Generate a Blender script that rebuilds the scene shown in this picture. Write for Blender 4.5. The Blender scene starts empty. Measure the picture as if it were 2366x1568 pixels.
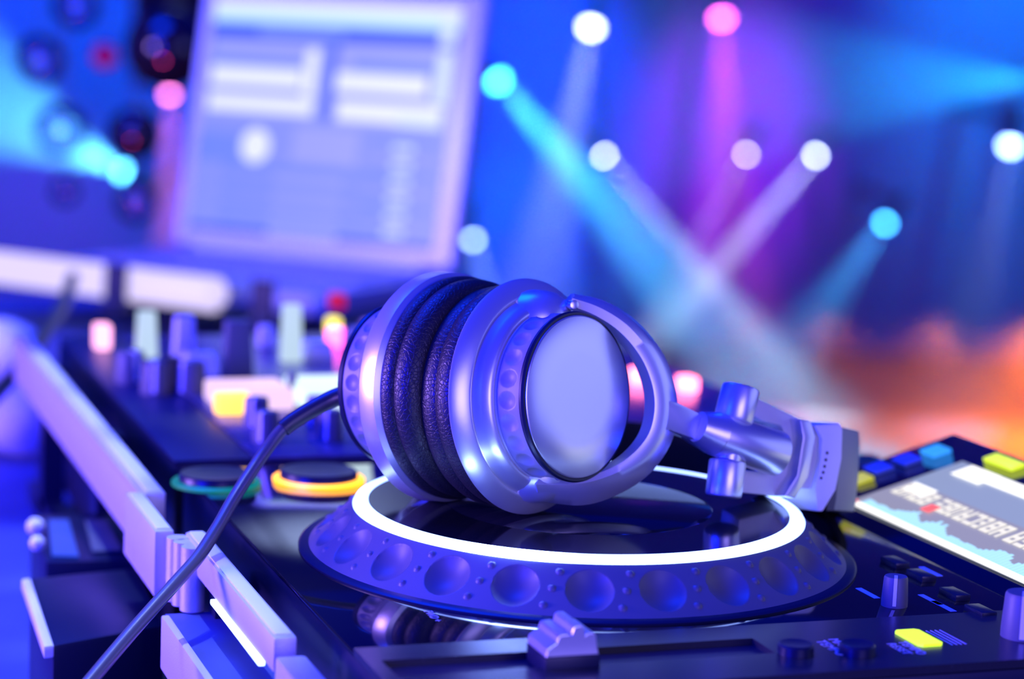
import bpy, bmesh, math, random
from mathutils import Vector, Matrix
random.seed(7)
PI = math.pi
SC = bpy.context.scene
COL = SC.collection

# ------------------------------------------------------------------ camera
W, H = 2366, 1568
FPX = 5100.7
YAW, PITCH, ROLL = 0.34201442, 0.14414312, 0.04074387
CAM = Vector((-0.29681059, -0.75211004, 0.17806762))
F = Vector((math.sin(YAW) * math.cos(PITCH), math.cos(YAW) * math.cos(PITCH), -math.sin(PITCH)))
_r = F.cross(Vector((0, 0, 1))).normalized()
_u = _r.cross(F)
R = math.cos(ROLL) * _r + math.sin(ROLL) * _u
U = -math.sin(ROLL) * _r + math.cos(ROLL) * _u
FH = Vector((math.sin(YAW), math.cos(YAW), 0))        # level heading of the room
RH = Vector((math.cos(YAW), -math.sin(YAW), 0))
cd = bpy.data.cameras.new('camera')
cam = bpy.data.objects.new('camera', cd)
COL.objects.link(cam)
cam.matrix_world = Matrix(((R.x, U.x, -F.x, CAM.x), (R.y, U.y, -F.y, CAM.y), (R.z, U.z, -F.z, CAM.z), (0, 0, 0, 1)))
cd.sensor_width = 36
cd.lens = FPX * 36 / W
cd.clip_start = 0.01
cd.clip_end = 100
cd.dof.use_dof = True
cd.dof.focus_distance = 0.765
cd.dof.aperture_fstop = cd.lens / 11.5
SC.camera = cam


def ray(x, y):
    return F + R * ((x - W / 2) / FPX) - U * ((y - H / 2) / FPX)


def at(x, y, s):
    """point seen at pixel x, y at distance s along the optical axis"""
    return CAM + ray(x, y) * s


def onz(x, y, z):
    d = ray(x, y)
    return CAM + d * ((z - CAM.z) / d.z)


def ony(x, y, Y):
    d = ray(x, y)
    return CAM + d * ((Y - CAM.y) / d.y)


def onx(x, y, X):
    d = ray(x, y)
    return CAM + d * ((X - CAM.x) / d.x)


def onplane(x, y, p, n):
    d = ray(x, y)
    return CAM + d * ((p - CAM).dot(n) / d.dot(n))


# ------------------------------------------------------------------ materials
MATS = {}


def mat(name, color, rough=0.5, metal=0.0, spec=0.5, emit=None, estr=0.0, bump=None, coat=0.0, trans=0.0, var=None, alpha=1.0):
    m = bpy.data.materials.new(name)
    m.use_nodes = True
    nt = m.node_tree
    b = nt.nodes['Principled BSDF']
    b.inputs['Base Color'].default_value = (*color, 1)
    b.inputs['Roughness'].default_value = rough
    b.inputs['Metallic'].default_value = metal
    b.inputs['Specular IOR Level'].default_value = spec
    b.inputs['Coat Weight'].default_value = coat
    b.inputs['Coat Roughness'].default_value = 0.05
    b.inputs['Transmission Weight'].default_value = trans
    if emit:
        b.inputs['Emission Color'].default_value = (*emit, 1)
        b.inputs['Emission Strength'].default_value = estr
    tc = nt.nodes.new('ShaderNodeTexCoord')
    if bump:
        kind, scale, strength, dist = bump
        if kind == 'noise':
            t = nt.nodes.new('ShaderNodeTexNoise')
            t.inputs['Scale'].default_value = scale
            t.inputs['Detail'].default_value = 4
            out = t.outputs['Fac']
        elif kind == 'crack':
            t = nt.nodes.new('ShaderNodeTexVoronoi')
            t.feature = 'DISTANCE_TO_EDGE'
            t.inputs['Scale'].default_value = scale
            mr = nt.nodes.new('ShaderNodeMapRange')
            mr.inputs['From Max'].default_value = 0.12
            nt.links.new(t.outputs['Distance'], mr.inputs['Value'])
            out = mr.outputs['Result']
        nt.links.new(tc.outputs['Object'], t.inputs['Vector'])
        bp = nt.nodes.new('ShaderNodeBump')
        bp.inputs['Strength'].default_value = strength
        bp.inputs['Distance'].default_value = dist
        nt.links.new(out, bp.inputs['Height'])
        nt.links.new(bp.outputs['Normal'], b.inputs['Normal'])
    if var:
        scale, c2, lo, hi = var
        t = nt.nodes.new('ShaderNodeTexNoise')
        t.inputs['Scale'].default_value = scale
        t.inputs['Detail'].default_value = 5
        nt.links.new(tc.outputs['Object'], t.inputs['Vector'])
        r = nt.nodes.new('ShaderNodeValToRGB')
        r.color_ramp.elements[0].position = lo
        r.color_ramp.elements[1].position = hi
        r.color_ramp.elements[0].color = (*color, 1)
        r.color_ramp.elements[1].color = (*c2, 1)
        nt.links.new(t.outputs['Fac'], r.inputs['Fac'])
        nt.links.new(r.outputs['Color'], b.inputs['Base Color'])
    MATS[name] = m
    return m


def glow(name, color, strength):
    return mat(name, (0.02, 0.02, 0.02), 0.4, emit=color, estr=strength)


silver = mat('silver_paint', (0.72, 0.72, 0.75), 0.33, 0.75, bump=('noise', 900, 0.04, 0.0002))
silver_b = mat('brushed_silver', (0.78, 0.78, 0.80), 0.30, 0.9)
silver_d = mat('satin_silver', (0.68, 0.68, 0.72), 0.32, 0.8)
hub_m = mat('hub_plastic', (0.22, 0.21, 0.24), 0.45)
pale_pl = mat('pale_grey_plastic', (0.62, 0.62, 0.64), 0.38, 0.1)
leather = mat('black_leather', (0.016, 0.014, 0.018), 0.40, spec=0.4, bump=('crack', 700, 0.34, 0.0003))
leather2 = mat('smooth_leather', (0.045, 0.04, 0.05), 0.45, bump=('crack', 600, 0.25, 0.0004))
fabric = mat('black_mesh_cloth', (0.008, 0.008, 0.01), 0.9)
black_pl = mat('black_plastic', (0.007, 0.009, 0.030), 0.35, spec=0.3)
black_mt = mat('matte_black_panel', (0.02, 0.02, 0.024), 0.27, var=(900, (0.04, 0.04, 0.045), 0.62, 0.8))
acrylic = mat('black_acrylic', (0.006, 0.006, 0.008), 0.06, spec=0.5, coat=0.3, var=(1500, (0.05, 0.05, 0.06), 0.72, 0.8))
jogdisc = mat('jog_gloss', (0.008, 0.009, 0.012), 0.10, spec=0.5)
skirt_m = mat('jog_rubber', (0.11, 0.11, 0.13), 0.45, spec=0.3, bump=('noise', 2500, 0.05, 0.0002))
cable_m = mat('cable_rubber', (0.07, 0.065, 0.08), 0.33, bump=('noise', 300, 0.15, 0.0003))
boot_m = mat('cable_boot_rubber', (0.02, 0.02, 0.025), 0.38)
alu = mat('powder_aluminium', (0.60, 0.57, 0.62), 0.45, 0.35, bump=('noise', 1400, 0.25, 0.0004))
table_m = mat('table_top', (0.030, 0.045, 0.22), 0.6, var=(18, (0.04, 0.06, 0.26), 0.4, 0.7))
floor_m = mat('floor_concrete', (0.03, 0.028, 0.026), 0.7, var=(2, (0.04, 0.038, 0.035), 0.4, 0.7))
wall_m = mat('wall_plaster', (0.34, 0.34, 0.36), 0.8, var=(0.8, (0.42, 0.42, 0.44), 0.4, 0.7))
white_pl = mat('white_plastic', (0.75, 0.74, 0.78), 0.35)
print_m = mat('printed_ink', (0.55, 0.55, 0.6), 0.5)
ring_m = glow('ring_light', (0.24, 0.36, 1.0), 5.0)
# the lamp behind the ring is strongest at one place
_nt = ring_m.node_tree
_tc = _nt.nodes.new('ShaderNodeTexCoord')
_vd = _nt.nodes.new('ShaderNodeVectorMath')
_vd.operation = 'DISTANCE'
_vd.inputs[1].default_value = (0.082 * math.cos(math.radians(-126.4)), 0.082 * math.sin(math.radians(-126.4)), 0.0)
_mr = _nt.nodes.new('ShaderNodeMapRange')
_mr.interpolation_type = 'SMOOTHSTEP'
for _k, _v in (('From Min', 0.0), ('From Max', 0.024), ('To Min', 60.0), ('To Max', 5.0)):
    _mr.inputs[_k].default_value = _v
_nt.links.new(_tc.outputs['Object'], _vd.inputs[0])
_nt.links.new(_vd.outputs['Value'], _mr.inputs['Value'])
_nt.links.new(_mr.outputs['Result'], _nt.nodes['Principled BSDF'].inputs['Emission Strength'])
lamp_body = mat('lamp_housing', (0.02, 0.02, 0.025), 0.5)
dark_ball = mat('dark_glass', (0.01, 0.01, 0.014), 0.04, spec=0.8)
rubber = mat('grey_rubber', (0.22, 0.25, 0.25), 0.5)


def bubble_mat(name):
    m = bpy.data.materials.new(name)
    m.use_nodes = True
    nt = m.node_tree
    nt.nodes.clear()
    out = nt.nodes.new('ShaderNodeOutputMaterial')
    mix = nt.nodes.new('ShaderNodeMixShader')
    tr = nt.nodes.new('ShaderNodeBsdfTransparent')
    gl = nt.nodes.new('ShaderNodeBsdfGlossy')
    gl.inputs['Roughness'].default_value = 0.08
    tr.inputs['Color'].default_value = (0.75, 0.78, 0.9, 1)
    fr = nt.nodes.new('ShaderNodeLayerWeight')
    fr.inputs['Blend'].default_value = 0.35
    nt.links.new(fr.outputs['Fresnel'], mix.inputs['Fac'])
    nt.links.new(tr.outputs[0], mix.inputs[1])
    nt.links.new(gl.outputs[0], mix.inputs[2])
    nt.links.new(mix.outputs[0], out.inputs['Surface'])
    return m


bubble_m = bubble_mat('clear_film')


# ------------------------------------------------------------------ object helpers
def wloc(o):
    v = Vector((0, 0, 0))
    while o:
        v += o.location
        o = o.parent
    return v


def tag(o, label=None, cat=None, group=None, kind=None):
    if label:
        o['label'] = label
    if cat:
        o['category'] = cat
    if group:
        o['group'] = group
    if kind:
        o['kind'] = kind
    return o


def thing(name, loc, label, cat, group=None):
    o = bpy.data.objects.new(name, None)
    o.empty_display_size = 0.05
    COL.objects.link(o)
    o.location = loc
    return tag(o, label, cat, group)


class MB:
    def __init__(self):
        self.bm = bmesh.new()
        self.mi = 0

    def quad(self, pts, mi=0):
        f = self.bm.faces.new([self.bm.verts.new(p) for p in pts])
        f.material_index = mi
        return self

    def boxv(self, o, ax, ay, az):
        """box from corner o with edge vectors"""
        v = [self.bm.verts.new(o + ax * i + ay * j + az * k) for k in (0, 1) for j in (0, 1) for i in (0, 1)]
        fl = []
        for a in ((0, 2, 3, 1), (4, 5, 7, 6), (0, 1, 5, 4), (2, 6, 7, 3), (0, 4, 6, 2), (1, 3, 7, 5)):
            f = self.bm.faces.new([v[i] for i in a])
            f.material_index = self.mi
            fl.append(f)
        return self

    def box(self, x0, x1, y0, y1, z0, z1):
        return self.boxv(Vector((x0, y0, z0)), Vector((x1 - x0, 0, 0)), Vector((0, y1 - y0, 0)), Vector((0, 0, z1 - z0)))

    def prism(self, pts, ext):
        """closed outline pts extruded by the vector ext"""
        n = len(pts)
        a = [self.bm.verts.new(p) for p in pts]
        b = [self.bm.verts.new(p + ext) for p in pts]
        self.bm.faces.new(a[::-1])
        self.bm.faces.new(b)
        for i in range(n):
            self.bm.faces.new([a[i], a[(i + 1) % n], b[(i + 1) % n], b[i]])
        return self

    def lathe(self, prof, o, ax, seg=96, a0=0.0, a1=2 * PI):
        """prof: (radius, height along ax) pairs"""
        ax = ax.normalized()
        e1 = ax.orthogonal().normalized()
        if abs(ax.z) > 0.99:
            e1 = Vector((1, 0, 0))
        e2 = ax.cross(e1)
        full = abs(a1 - a0 - 2 * PI) < 1e-6
        n = seg if full else seg + 1
        rows = []
        for (r, h) in prof:
            if r < 1e-7:
                rows.append([self.bm.verts.new(o + ax * h)])
                continue
            row = []
            for i in range(n):
                a = a0 + (a1 - a0) * i / seg
                row.append(self.bm.verts.new(o + ax * h + (e1 * math.cos(a) + e2 * math.sin(a)) * r))
            rows.append(row)
        for p, q in zip(rows, rows[1:]):
            for i in range(seg):
                j = (i + 1) % n
                if len(p) == 1 and len(q) == 1:
                    continue
                if len(p) == 1:
                    f = [p[0], q[j], q[i]]
                elif len(q) == 1:
                    f = [p[i], p[j], q[0]]
                else:
                    f = [p[i], p[j], q[j], q[i]]
                fc = self.bm.faces.new(f)
                fc.material_index = self.mi
        return self

    def cyl(self, p0, p1, r0, r1=None, seg=32, bev=0.0):
        r1 = r0 if r1 is None else r1
        L = (p1 - p0).length
        if bev:
            pr = [(0, 0), (r0 - bev, 0), (r0 - 0.3 * bev, 0.3 * bev), (r0, bev), (r1, L - bev), (r1 - 0.3 * bev, L - 0.3 * bev), (r1 - bev, L), (0, L)]
        else:
            pr = [(0, 0), (r0, 0), (r1, L), (0, L)]
        return self.lathe(pr, p0, p1 - p0, seg)

    def sphere(self, c, r, seg=32):
        k = seg // 2
        return self.lathe([(r * math.sin(PI * i / k), -r * math.cos(PI * i / k)) for i in range(k + 1)], c, Vector((0, 0, 1)), seg)

    def sweep(self, path, sect, up=None, cap=True, closed_sect=True, scale=None):
        """section points (a, b) carried along path; a along side, b along up"""
        n = len(path)
        rows = []
        for i, p in enumerate(path):
            t = (path[min(i + 1, n - 1)] - path[max(i - 1, 0)]).normalized()
            uu = up[i] if isinstance(up, list) else up
            if uu is None:
                uu = Vector((0, 0, 1)) if abs(t.z) < 0.95 else Vector((1, 0, 0))
            s = t.cross(uu).normalized()
            v = s.cross(t).normalized()
            k = scale[i] if scale else 1.0
            rows.append([self.bm.verts.new(p + s * (a * k) + v * (b * k)) for a, b in sect])
        m = len(sect)
        for p, q in zip(rows, rows[1:]):
            for i in range(m if closed_sect else m - 1):
                j = (i + 1) % m
                self.bm.faces.new([p[i], p[j], q[j], q[i]])
        if cap:
            self.bm.faces.new(rows[0][::-1])
            self.bm.faces.new(rows[-1])
        return self

    def tube(self, path, r, seg=16, scale=None):
        return self.sweep(path, [(r * math.cos(2 * PI * i / seg), r * math.sin(2 * PI * i / seg)) for i in range(seg)], scale=scale)

    def build(self, name, m, parent=None, smooth=True, bevel=0.0, bseg=2, flip=None, sub=0, angle=40):
        bm = self.bm
        if flip:                                  # reflection used for the mirror-image arm
            for v in bm.verts:
                v.co = flip(v.co)
        bmesh.ops.recalc_face_normals(bm, faces=bm.faces[:])
        if bevel:
            ed = [e for e in bm.edges if len(e.link_faces) == 2 and e.calc_face_angle(0) > math.radians(28)]
            bmesh.ops.bevel(bm, geom=ed, offset=bevel, segments=bseg, profile=0.6, affect='EDGES', clamp_overlap=True)
        lo = Vector((min(v.co.x for v in bm.verts), min(v.co.y for v in bm.verts), min(v.co.z for v in bm.verts)))
        hi = Vector((max(v.co.x for v in bm.verts), max(v.co.y for v in bm.verts), max(v.co.z for v in bm.verts)))
        c = (lo + hi) / 2
        for v in bm.verts:
            v.co -= c
        me = bpy.data.meshes.new(name)
        bm.to_mesh(me)
        bm.free()
        for x in (m if isinstance(m, (list, tuple)) else [m]):
            me.materials.append(x)
        if smooth:
            for p in me.polygons:
                p.use_smooth = True
            try:
                me.set_sharp_from_angle(angle=math.radians(angle))
            except Exception:
                pass
        o = bpy.data.objects.new(name, me)
        COL.objects.link(o)
        if parent:
            o.location = c - wloc(parent)
            o.parent = parent
        else:
            o.location = c
        if sub:
            md = o.modifiers.new('sub', 'SUBSURF')
            md.levels = sub
            md.render_levels = sub
        return o


def catmull(pts, n=12):
    out = []
    P = [pts[0] + (pts[0] - pts[1])] + list(pts) + [pts[-1] + (pts[-1] - pts[-2])]
    for i in range(1, len(P) - 2):
        a, b, c, d = P[i - 1], P[i], P[i + 1], P[i + 2]
        for k in range(n):
            t = k / n
            out.append(0.5 * ((2 * b) + (c - a) * t + (2 * a - 5 * b + 4 * c - d) * t * t + (3 * b - a - 3 * c + d) * t ** 3))
    out.append(pts[-1].copy())
    return out


Z = Vector((0, 0, 1))
X = Vector((1, 0, 0))
Y = Vector((0, 1, 0))


def text_part(name, s, p, size, m, parent, rotz=-PI / 2):
    cu = bpy.data.curves.new(name, 'FONT')
    cu.body = s
    cu.size = size
    cu.extrude = 0.00004
    cu.align_x = 'CENTER'
    tmp = bpy.data.objects.new(name, cu)
    COL.objects.link(tmp)
    dg = bpy.context.evaluated_depsgraph_get()
    me = bpy.data.meshes.new_from_object(tmp.evaluated_get(dg))
    bpy.data.objects.remove(tmp)
    o = bpy.data.objects.new(name, me)
    me.materials.clear()
    me.materials.append(m)
    COL.objects.link(o)
    o.rotation_euler = (0, 0, rotz)
    o.location = p - wloc(parent)
    o.parent = parent
    return o


TOPZ = -0.018        # deck panel
TABZ = -0.118        # table top
FLOORZ = -1.02

# ------------------------------------------------------------------ room
def room_pt(a, d, z):
    """a to the right, d ahead of the camera, z height"""
    p = Vector((CAM.x, CAM.y, 0)) + RH * a + FH * d
    return Vector((p.x, p.y, z))


WALLD = 8.3
b = MB()
b.boxv(room_pt(-4.5, -2.5, FLOORZ - 0.1), RH * 9, FH * (WALLD + 2.5), Z * 0.1)
tag(b.build('floor', floor_m, smooth=False), kind='structure')
b = MB()
b.boxv(room_pt(-4.5, WALLD, FLOORZ - 0.1), RH * 9, FH * 0.2, Z * 4.7)
tag(b.build('wall_back', wall_m, smooth=False), kind='structure')

# haze
hz = bpy.data.materials.new('stage_haze')
hz.use_nodes = True
nt = hz.node_tree
nt.nodes.clear()
o_ = nt.nodes.new('ShaderNodeOutputMaterial')
vs = nt.nodes.new('ShaderNodeVolumeScatter')
vs.inputs['Density'].default_value = 0.13
vs.inputs['Anisotropy'].default_value = 0.1
vs.inputs['Color'].default_value = (0.95, 0.95, 0.95, 1)
nt.links.new(vs.outputs[0], o_.inputs['Volume'])
b = MB()
b.boxv(room_pt(-3.4, 4.6, FLOORZ + 0.02), RH * 6.8, FH * (WALLD - 0.02 - 4.6), Z * 2.0)
hobj = b.build('stage_haze', hz, smooth=False)
tag(hobj, 'thin blue and purple haze hanging over the stage behind the booth', 'haze', kind='stuff')

# ------------------------------------------------------------------ lights
def spot(name, p, q, color, power, angle, blend=0.3, radius=0.03):
    l = bpy.data.lights.new(name, 'SPOT')
    l.color = color
    l.energy = power
    l.spot_size = math.radians(angle)
    l.spot_blend = blend
    l.shadow_soft_size = radius
    o = bpy.data.objects.new(name, l)
    COL.objects.link(o)
    o.location = p
    o.rotation_euler = (q - p).to_track_quat('-Z', 'Y').to_euler()
    return o


def area(name, p, q, color, power, sx, sy):
    l = bpy.data.lights.new(name, 'AREA')
    l.color = color
    l.energy = power
    l.shape = 'RECTANGLE'
    l.size = sx
    l.size_y = sy
    o = bpy.data.objects.new(name, l)
    COL.objects.link(o)
    o.location = p
    o.rotation_euler = (q - p).to_track_quat('-Z', 'Y').to_euler()
    return o


w = bpy.data.worlds.new('world')
SC.world = w
w.use_nodes = True
w.node_tree.nodes['Background'].inputs['Color'].default_value = (0.0, 0.012, 1.0, 1)
w.node_tree.nodes['Background'].inputs['Strength'].default_value = 0.45

LILAC = (0.36, 0.20, 1.0)
# unseen lights placed around the booth
area('lilac_wash', Vector((-1.6, 0.42, 0.20)), Vector((0, 0, 0)), LILAC, 62, 0.5, 0.5)
area('blue_front', Vector((-1.5, -0.75, 0.40)), Vector((0, 0, 0)), (0.0, 0.006, 1.0), 85, 0.6, 0.6)
area('blue_overhead', Vector((-0.5, 0.9, 2.0)), Vector((0, 0.2, 0)), (0.0, 0.03, 1.0), 130, 1.2, 1.2)
area('lavender_side', Vector((1.7, -0.35, 0.32)), Vector((0, 0, 0.05)), (0.32, 0.36, 1.0), 8.5, 1.9, 0.9)
area('lavender_front', Vector((0, 0, 0.05)) + (R * 0.42 - F * 0.9) * 1.75, Vector((0, 0, 0.05)), (0.36, 0.28, 1.0), 16.0, 0.9, 0.8)
for y_, x_ in ((-0.05, -0.172), (0.07, -0.174), (0.19, -0.172), (0.31, -0.168), (0.43, -0.164)):
    spot('added_rail_spot', Vector((x_ - 0.05, y_ + 0.05, 1.3)), Vector((x_, y_, -0.02)), (0.55, 0.72, 1.0), 80, 6.0, 0.3, 0.02)  # unseen spots added to brighten the top of the rail
spot('added_laptop_spot', Vector((-0.75, 0.75, 0.40)), Vector((0.08, 1.25, -0.02)), (0.38, 0.42, 1.0), 42, 50, 0.8, 0.08)  # unseen spot added to brighten the laptop

# stage lights ----------------------------------------------------
HOUSE_GRP = 'stage lights on the back wall'


def stage_light(px, py, s, tx, ty, ts, r, col, emis, power, angle, label, blend=0.25, L=0.16):
    """lamp head whose lens is at pixel-direction px,py and distance s, aimed at another point of the room"""
    p = at(px, py, s)
    q = at(tx, ty, ts)
    d = (q - p).normalized()
    back = p - d * L
    wall_p = back + FH * (WALLD - (back - CAM).dot(FH) + 0.0)
    root = thing('stage_light', wall_p, label, 'stage light', HOUSE_GRP)
    lens_m = glow('lens_' + str(len(MATS)), col, emis)
    MB().lathe([(0, -L), (r * 0.6, -L), (r * 0.95, -L * 0.75), (r * 1.08, -L * 0.3), (r * 1.1, 0.004), (r * 1.0, 0.004), (r * 0.98, -0.012), (0, -0.012)], p, d, 40).build('lamp_housing', lamp_body, root)
    MB().lathe([(0, r * 0.85), (r * 0.40, r * 0.76), (r * 0.72, r * 0.50), (r * 0.92, r * 0.12), (r * 0.97, -0.006)], p, d, 40).build('lens', lens_m, root)
    arm = MB()
    mid = p - d * (L * 0.6)
    wp = mid + FH * (WALLD - (mid - CAM).dot(FH) - 0.001)
    arm.tube([mid, mid * 0.5 + wp * 0.5, wp], 0.016, 12)
    arm.build('bracket', lamp_body, root)
    if power:
        spot('beam', p + d * (r + 0.012), q, col, power, angle, blend, r * 0.6)
    return root


WHT = (0.62, 0.74, 1.0)
ICE = (0.05, 0.55, 1.0)
stage_light(1366, 62, 7.4, 1290, 420, 7.1, 0.026, WHT, 26, 620, 15, 'round white stage light left of the magenta one at the top')
stage_light(1668, 40, 7.4, 1690, 700, 7.0, 0.024, (1.0, 0.10, 0.75), 34, 520, 20, 'magenta stage light at the top of the back wall')
stage_light(1150, 185, 7.2, 1680, 800, 6.6, 0.026, ICE, 34, 3000, 15, 'ice blue stage light beside the laptop screen throwing a long slanting beam')
stage_light(1395, 358, 7.5, 1640, 650, 7.2, 0.013, WHT, 42, 2300, 7, 'small white spotlight aimed down to the right, left of three')
stage_light(1725, 355, 7.5, 1570, 620, 7.2, 0.011, (0.70, 0.62, 1.0), 34, 1100, 5.5, 'smallest spotlight, in the middle of three with crossing beams')
stage_light(1886, 358, 7.5, 1630, 650, 7.2, 0.013, WHT, 46, 2100, 9, 'small white spotlight aimed down to the left, right of three')
stage_light(2046, 514, 7.3, 1880, 740, 7.0, 0.016, (0.05, 0.42, 1.0), 36, 420, 20, 'blue stage light low on the right with a short slanting beam')
stage_light(2335, 335, 7.2, 2240, 800, 6.9, 0.024, (0.25, 0.42, 1.0), 40, 200, 18, 'white stage light at the right edge of the picture')
stage_light(1093, 553, 7.3, 1150, 760, 7.0, 0.014, (0.35, 0.55, 1.0), 26, 300, 16, 'dim blue stage light just right of the lower laptop corner')
stage_light(286, 398, 7.2, 40, 270, 7.0, 0.022, (0.10, 0.55, 1.0), 30, 900, 48, 'cyan stage light shining up to the left behind the clear balls')
stage_light(392, 215, 7.2, 390, 560, 7.1, 0.018, (1.0, 0.22, 0.70), 22, 900, 14, 'pink stage light pointing straight down left of the laptop')
stage_light(2420, 185, 7.2, 1800, 195, 7.0, 0.024, (0.02, 0.42, 1.0), 14, 520, 34, 'cyan stage light beyond the right edge shining left')

# coloured washes on the wall and in the haze
def wash(name, a, d, z, ta, td, tz, col, power, angle):
    spot(name, room_pt(a, d, z), room_pt(ta, td, tz), col, power, angle, 0.9, 0.1)


def wallx(px, py):
    p = onplane(px, py, room_pt(0, WALLD, 0), FH)
    return (p - CAM).dot(RH), p.z


def wash_px(name, px, py, col, power, angle, up=1.7, back=1.6, side=0.0):
    a, z = wallx(px, py)
    wash(name, a + side, WALLD - back, z + up, a, WALLD, z, col, power, angle)


wash_px('blue_wash', 1200, 260, (0.0, 0.018, 1.0), 1800, 30)
wash_px('purple_wash', 1680, 330, (0.27, 0.0, 1.0), 1050, 22)
wash_px('deep_blue_wash', 2120, 200, (0.0, 0.006, 1.0), 220, 40)
wash_px('azure_wash', 2400, 40, (0.0, 0.22, 1.0), 900, 36)
wash_px('left_blue_wash', 100, 220, (0.0, 0.05, 1.0), 800, 40)
wash_px('left_violet_wash', 90, 600, (0.30, 0.0, 0.9), 170, 26)
wash_px('blue_low_wash', 1250, 640, (0.0, 0.20, 1.0), 420, 26)
a_, z_ = wallx(2300, 1000)


def point(name, p, col, power, r=0.08):
    l = bpy.data.lights.new(name, 'POINT')
    l.color = col
    l.energy = power
    l.shadow_soft_size = r
    o = bpy.data.objects.new(name, l)
    COL.objects.link(o)
    o.location = p
    return o


for px, pw, py in ((2400, 230, 990), (2150, 44, 990), (1900, 26, 980), (1720, 13, 965)):
    p_ = onz(px, py, FLOORZ + 0.02)
    spot('floor_light', p_ + Z * 0.34, p_, (1.0, 0.19, 0.008), pw, 150, 1.0, 0.05)
wash('added_pale_wash', -0.9, WALLD - 2.2, 3.0, -0.9, WALLD, 2.05, (0.48, 0.62, 1.0), 1100, 34)  # added above the view, only for its reflection in the deck panel

# ------------------------------------------------------------------ booth table
tb = thing('booth_table', Vector((0.05, 0.6, FLOORZ)), 'dark blue lit table carrying the decks, mixer and laptop', 'table')
MB().prism([Vector((x, y, TABZ)) for x, y in ((-0.62, -0.30), (0.225, -0.30), (0.225, 0.70), (0.40, 1.12), (0.40, 1.50), (-0.62, 1.50))], Z * -0.04).build('tabletop', table_m, tb, bevel=0.004)
for sx in (-0.56, 0.15):
    for sy in (-0.24, 1.40):
        MB().box(sx, sx + 0.06, sy, sy + 0.06, FLOORZ, TABZ - 0.04).build('leg', black_pl, tb, bevel=0.003)

# ------------------------------------------------------------------ metal case in front of the decks
mc = thing('equipment_case', Vector((-0.13, 0.2, TABZ)), 'lilac lit metal case rail running away along the front of the decks', 'case')
strip_m = glow('case_strip_light', (0.32, 0.45, 1.0), 5)
b = MB().box(-0.1412, -0.1325, 0.121, 0.56, -0.045, -0.018)
b.box(-0.1425, -0.1412, 0.121, 0.56, -0.0215, -0.0185)
b.build('far_rail', alu, mc, bevel=0.0012)
for x0_, x1_, y0_, y1_, z_ in ((-0.1398, -0.1335, 0.124, 0.55, -0.018), (-0.1478, -0.1425, 0.057, 0.120, -0.0175), (-0.1368, -0.1315, -0.091, 0.050, -0.0175)):
    MB().box(x0_, x1_, y0_, y1_, z_ - 0.0006, z_ + 0.0005).build('painted_top_light', white_pl, mc, bevel=0.0004)  # white strips paint in the light on the rail's top faces
b = MB().box(-0.149, -0.1415, 0.054, 0.1225, -0.043, -0.0175)
b.build('joint_plate', alu, mc, bevel=0.0012)
b = MB()
for k, (yy, xx, rr) in enumerate(((0.0475, -0.1415, 0.0042), (0.0405, -0.1405, 0.0040), (0.0325, -0.1385, 0.0046))):
    b.cyl(Vector((xx, yy, -0.0425)), Vector((xx, yy, -0.0185)), rr, seg=24)
b.build('hinge_column', alu, mc)
MB().box(-0.138, -0.1302, -0.094, 0.052, -0.029, -0.0175).build('near_rail', alu, mc, bevel=0.0014)
MB().box(-0.1392, -0.1368, -0.079, -0.002, -0.0312, -0.0292).build('strip_light', strip_m, mc, bevel=0.0006)
MB().box(-0.139, -0.129, -0.20, -0.100, -0.034, -0.0215).build('end_block', alu, mc, bevel=0.0016)
b = MB().prism([Vector((-0.152, 0.022, -0.041)), Vector((-0.149, 0.022, -0.041)), Vector((-0.149, -0.20, -0.041)), Vector((-0.152, -0.20, -0.041))], Z * -0.02)
b.build('lower_edge', alu, mc, bevel=0.0008)
MB().box(-0.149, -0.119, -0.20, 0.03, -0.046, -0.043).build('lower_tray', table_m, mc)
b = MB()
for yy in (-0.15, 0.02, 0.30, 0.50):
    b.box(-0.1325, -0.1195, yy, yy + 0.02, TABZ, -0.03)
b.box(-0.1325, -0.1195, -0.20, 0.56, TABZ, TABZ + 0.012)
b.build('case_frame', black_pl, mc)

# ------------------------------------------------------------------ the near deck
dk = thing('deck_player', Vector((0.05, 0, TABZ)), 'black deck in the foreground with a glowing white ring wheel and lit screen', 'deck')
MB().box(-0.117, 0.215, -0.166, 0.166, TABZ + 0.012, -0.0196).build('body', black_pl, dk, bevel=0.003)
for fx in (-0.09, 0.19):
    for fy in (-0.14, 0.14):
        MB().cyl(Vector((fx, fy, TABZ)), Vector((fx, fy, TABZ + 0.0125)), 0.014, seg=24).build('foot', rubber, dk)
MB().box(-0.1168, 0.128, -0.1112, 0.166, -0.0196, TOPZ).build('top_panel', acrylic, dk, bevel=0.0004)
SPZ = -0.0168
SX0, SX1, SY0, SY1 = -0.112, 0.0125, -0.1435, -0.1265
b = MB()
b.box(-0.1168, SX0, -0.166, -0.1118, -0.0196, SPZ)
b.box(SX0, SX1, SY1, -0.1118, -0.0196, SPZ)
b.box(SX0, SX1, -0.166, SY0, -0.0196, SPZ)
b.box(SX1, 0.125, -0.166, -0.1118, -0.0196, SPZ)
b.build('side_panel', black_mt, dk)
b = MB().box(SX0, SX1, SY0, SY1, -0.0196, -0.0190)
for k in range(22):
    xx = SX0 + 0.008 + k * 0.005
    b.box(xx, xx + 0.0006, SY0 + 0.001, SY0 + 0.004, -0.0190, -0.0187)
b.build('tempo_slot', black_pl, dk)
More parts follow.
